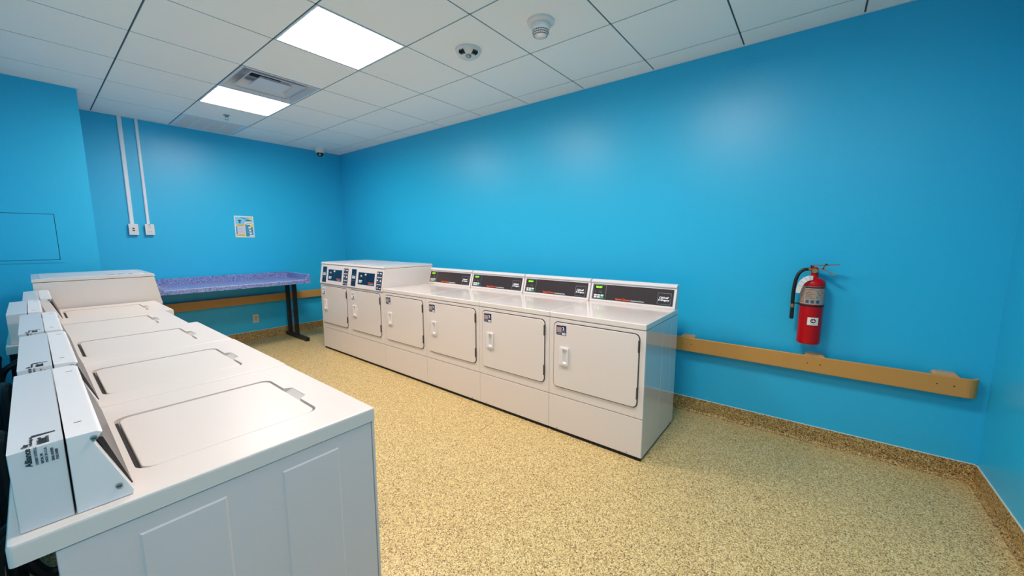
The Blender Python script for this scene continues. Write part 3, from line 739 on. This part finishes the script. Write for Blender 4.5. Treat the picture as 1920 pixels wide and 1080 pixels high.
# access panel on the chase wall
r = thing('access_panel', 'square blue-painted access panel in the projecting wall behind the left row', 'access panel', (-.042, YB, 1.40))
b = B(); F0, F1, G0, G1 = -.230, .231, -.222, .212
fo = .024
for a in ((F0, F1, G0, G0+fo), (F0, F1, G1-fo*.5, G1), (F0, F0+fo, G0+fo, G1-fo*.5), (F1-fo, F1, G0+fo, G1-fo*.5)): box(b, a[0], a[1], -.003, -.0003, a[2], a[3])
obj('frame', b, 'wall', r)
obj('door_panel', plate(B(), F0+fo+.004, F1-fo-.004, G0+fo+.003, G1-fo*.5-.004, -.0055, -.0003, .004, .001), 'wall', r)
obj('reveal', box(B(), F0+fo, F1-fo, -.0010, -.0002, G0+fo, G1-fo*.5), 'gap', r)

# ------------------------------------------------------------------ fire extinguisher (local: front -y, wall at y=0)
r = thing('fire_extinguisher', 'red fire extinguisher with black hose hanging on the right wall above the rail', 'fire extinguisher', (XR, -.014, .706), -R90)
cy = -.078; RR = .0625
cyl = obj('cylinder', lathe(B(), [(0, .006), (.048, .004), (.058, 0), (.0615, .004), (RR, .014), (RR, .385), (.060, .402), (.050, .418), (.034, .428), (.022, .434), (.020, .446), (0, .446)], 48, c=(0, cy, 0)), 'red', r, smooth=True)
def patch(x0deg, x1deg, z0, z1, off, n=16):
    # angle 0 = straight out from the wall (-y), positive to the right (+x)
    b = B(); A = []; 
    for k in range(n+1):
        a = math.radians(x0deg+(x1deg-x0deg)*k/n); A.append([b.verts.new(((RR+off)*math.sin(a), cy-(RR+off)*math.cos(a), z)) for z in (z0, z1)])
    for p_, q_ in zip(A, A[1:]): b.faces.new((p_[0], q_[0], q_[1], p_[1]))
    return b
def addp(b, *a, mi=0):
    t = patch(*a); merge(b, t, mi)
# instructions label
b = B(); addp(b, -100, 72, .262, .378, .0005)
addp(b, -38, 66, .366, .376, .0009, mi=1)
for k in range(11): addp(b, -95, -48, .272+k*.0095, .2745+k*.0095, .0009, 6, mi=1)
for k in range(7): addp(b, -34, 10-(k % 3)*9, .300+k*.0092, .3025+k*.0092, .0009, 6, mi=1)
for k, (u, v) in enumerate(((16, .345), (22, .330), (30, .318), (18, .305), (34, .350), (44, .335))): addp(b, u, u+11, v, v+.008, .0009, 4, mi=2)
for u in (-30, -6, 20): addp(b, u, u+16, .270, .290, .0009, 4, mi=3)
addp(b, -44, -42.5, .264, .376, .0009, 2, mi=1)
obj('instruction_label', b, ['lab', 'labdark', 'inkgrey', 'deep'], cyl)
b = B(); addp(b, -12, 42, .128, .178, .0006)
obj_s = obj('round_mark_sticker', b, 'paper', cyl)
b = B()
n = 20; a0 = math.radians(15)
def cpos(u, v, off=.0011):
    a = a0+u/RR; return ((RR+off)*math.sin(a), cy-(RR+off)*math.cos(a), .157+v)
V = [b.verts.new(cpos(.0145*math.cos(2*math.pi*k/n), .0145*math.sin(2*math.pi*k/n))) for k in range(n)]; f = b.faces.new(V)
V = [b.verts.new(cpos(.012*math.cos(math.pi*k/10), .001+.010*math.sin(math.pi*k/10), .0015)) for k in range(11)]; f = b.faces.new(V); f.material_index = 1
V = [b.verts.new(cpos(*p_, .0019)) for p_ in ((-.009, -.005), (.009, -.005), (.009, .002), (.004, .000), (0, .003), (-.004, .000), (-.009, .002))]; f = b.faces.new(V); f.material_index = 2
for s_ in range(2):
    V = [b.verts.new(cpos(u, v, .0014)) for u, v in ((-.013+.003*s_, -.019-.004*s_), (.013-.003*s_, -.019-.004*s_), (.013-.003*s_, -.0175-.004*s_), (-.013+.003*s_, -.0175-.004*s_))]; f = b.faces.new(V); f.material_index = 0
obj('mark', b, ['ink', 'red', 'paper'], obj_s)
obj('strap', (lambda b: (lathe(b, [(RR+.0004, .247), (RR+.002, .247), (RR+.002, .258), (RR+.0004, .258)], 40, c=(0, cy, 0)), box(b, -.012, .012, cy+RR-.001, -.001, .246, .259), tube(b, [(-RR, cy+.0, .254), (-.082, cy-.004, .256), (-.094, cy-.002, .256)], .0045, 8), b)[-1])(B()), 'black', r)
# valve and gauge
vb = B(); lathe(vb, [(0, .44), (.021, .44), (.021, .452), (.016, .456), (.016, .474), (.019, .478), (.019, .492), (.012, .498), (0, .498)], 20, c=(0, cy, 0))
vv_ = obj('valve', vb, 'red', r, smooth=True)
b = B(); t = bmesh.new(); bmesh.ops.create_cone(t, cap_ends=True, segments=20, radius1=.015, radius2=.015, depth=.012)
for v in t.verts: v.co = Vector((v.co.x, cy-.022-v.co.z, v.co.y+.476))
merge(b, t, 0); obj('gauge', b, 'brass', vv_, smooth=True)
b = B(); t = bmesh.new(); bmesh.ops.create_cone(t, cap_ends=True, segments=6, radius1=.011, radius2=.011, depth=.022)
for v in t.verts: v.co = Vector((-.028+v.co.z, cy+v.co.x, v.co.y+.484))
merge(b, t, 0); obj('hose_fitting', b, 'brass', vv_)
b = B(); box(b, -.024, -.006, cy-.007, cy+.007, .492, .512, .004); obj('valve_cap', b, 'blackmetal', vv_)
def bar(b, p0, p1, w0_, w1_, th, mi=0):
    p0, p1 = Vector(p0), Vector(p1); d = (p1-p0).normalized(); sd = Vector((0, 1, 0)); sd = (sd-d*sd.dot(d)).normalized(); nn = d.cross(sd)
    t = bmesh.new(); v = [t.verts.new(p+sd*s_*w_+nn*q_*th) for p, w_ in ((p0, w0_), (p1, w1_)) for s_, q_ in ((-1, -1), (1, -1), (1, 1), (-1, 1))]
    for f in ((0, 1, 2, 3), (7, 6, 5, 4), (0, 4, 5, 1), (1, 5, 6, 2), (2, 6, 7, 3), (3, 7, 4, 0)): t.faces.new([v[i] for i in f])
    merge(b, t, mi)
b = B(); bar(b, (-.018, cy, .508), (.040, cy-.004, .512), .009, .010, .0035); bar(b, (.040, cy-.004, .512), (.116, cy-.018, .520), .010, .008, .0035); obj('squeeze_lever', b, 'lever', vv_)
b = B(); bar(b, (.012, cy, .490), (.045, cy-.006, .482), .010, .010, .0035); bar(b, (.045, cy-.006, .482), (.106, cy-.018, .452), .010, .008, .004); obj('carry_handle', b, 'lever', vv_)
b = B(); bar(b, (.040, cy-.012, .488), (.056, cy-.018, .522), .006, .006, .005); obj('pull_pin', b, 'blackmetal', vv_); 
b = B(); bar(b, (.044, cy-.019, .494), (.055, cy-.024, .514), .003, .003, .0035); obj('seal_tag', b, 'silver', vv_)
b = B(); tube(b, [(-.034, cy, .484), (-.058, cy-.006, .478), (-.082, cy-.012, .450), (-.095, cy-.012, .400), (-.100, cy-.008, .330), (-.100, cy-.004, .262), (-.098, cy-.002, .250)], .0105, 12)
hs = obj('hose', b, 'black', r, smooth=True)
b = B(); lathe(b, [(0, .226), (.0112, .226), (.0112, .252), (0, .252)], 14, c=(-.0985, cy-.002, 0)); obj('brass_collar', b, 'brass', hs, smooth=True)
b = B(); lathe(b, [(0, .150), (.010, .150), (.0115, .16), (.0105, .226), (0, .226)], 14, c=(-.0985, cy-.002, 0)); obj('nozzle', b, 'black', hs, smooth=True)
# curled paper inspection tag
b = B(); A = []
path = [(-.005, cy-.060, .432), (-.022, cy-.068, .432), (-.040, cy-.072, .424), (-.058, cy-.072, .405), (-.068, cy-.068, .380), (-.074, cy-.062, .350), (-.076, cy-.058, .330)]
wid = [.013, .0155, .0155, .015, .014, .013, .010]
for i, p_ in enumerate(path):
    p_ = Vector(p_); d = (Vector(path[min(i+1, 6)])-Vector(path[max(i-1, 0)])).normalized(); sd = Vector((d.z, 0, -d.x)).normalized(); th = Vector((0, .0009, 0))
    A.append([b.verts.new(p_+sd*wid[i]), b.verts.new(p_-sd*wid[i]), b.verts.new(p_-sd*wid[i]+th), b.verts.new(p_+sd*wid[i]+th)])
for p_, q_ in zip(A, A[1:]):
    for k in range(4): b.faces.new((p_[k], q_[k], q_[(k+1) % 4], p_[(k+1) % 4]))
b.faces.new(A[0]); b.faces.new(A[-1][::-1])
tg = obj('inspection_tag', b, 'paper', r)
b = B()
for i in range(1, 5):
    p_ = Vector(path[i]); d = (Vector(path[i+1])-Vector(path[i-1])).normalized(); sd = Vector((d.z, 0, -d.x)).normalized()
    for k in (-.5, .1, .6):
        c_ = p_+sd*wid[i]*k+Vector((0, -.0015, 0)); bar(b, c_-d*.004, c_+d*.003, .0004, .0004, .0006)
obj('tag_writing', b, 'inkgrey', tg)
b = B(); box(b, -.018, .018, -.006, -.0006, .20, .47, .001); box(b, -.014, .014, cy+.005, -.004, .455, .470, .001); obj('wall_bracket', b, 'blackmetal', r)
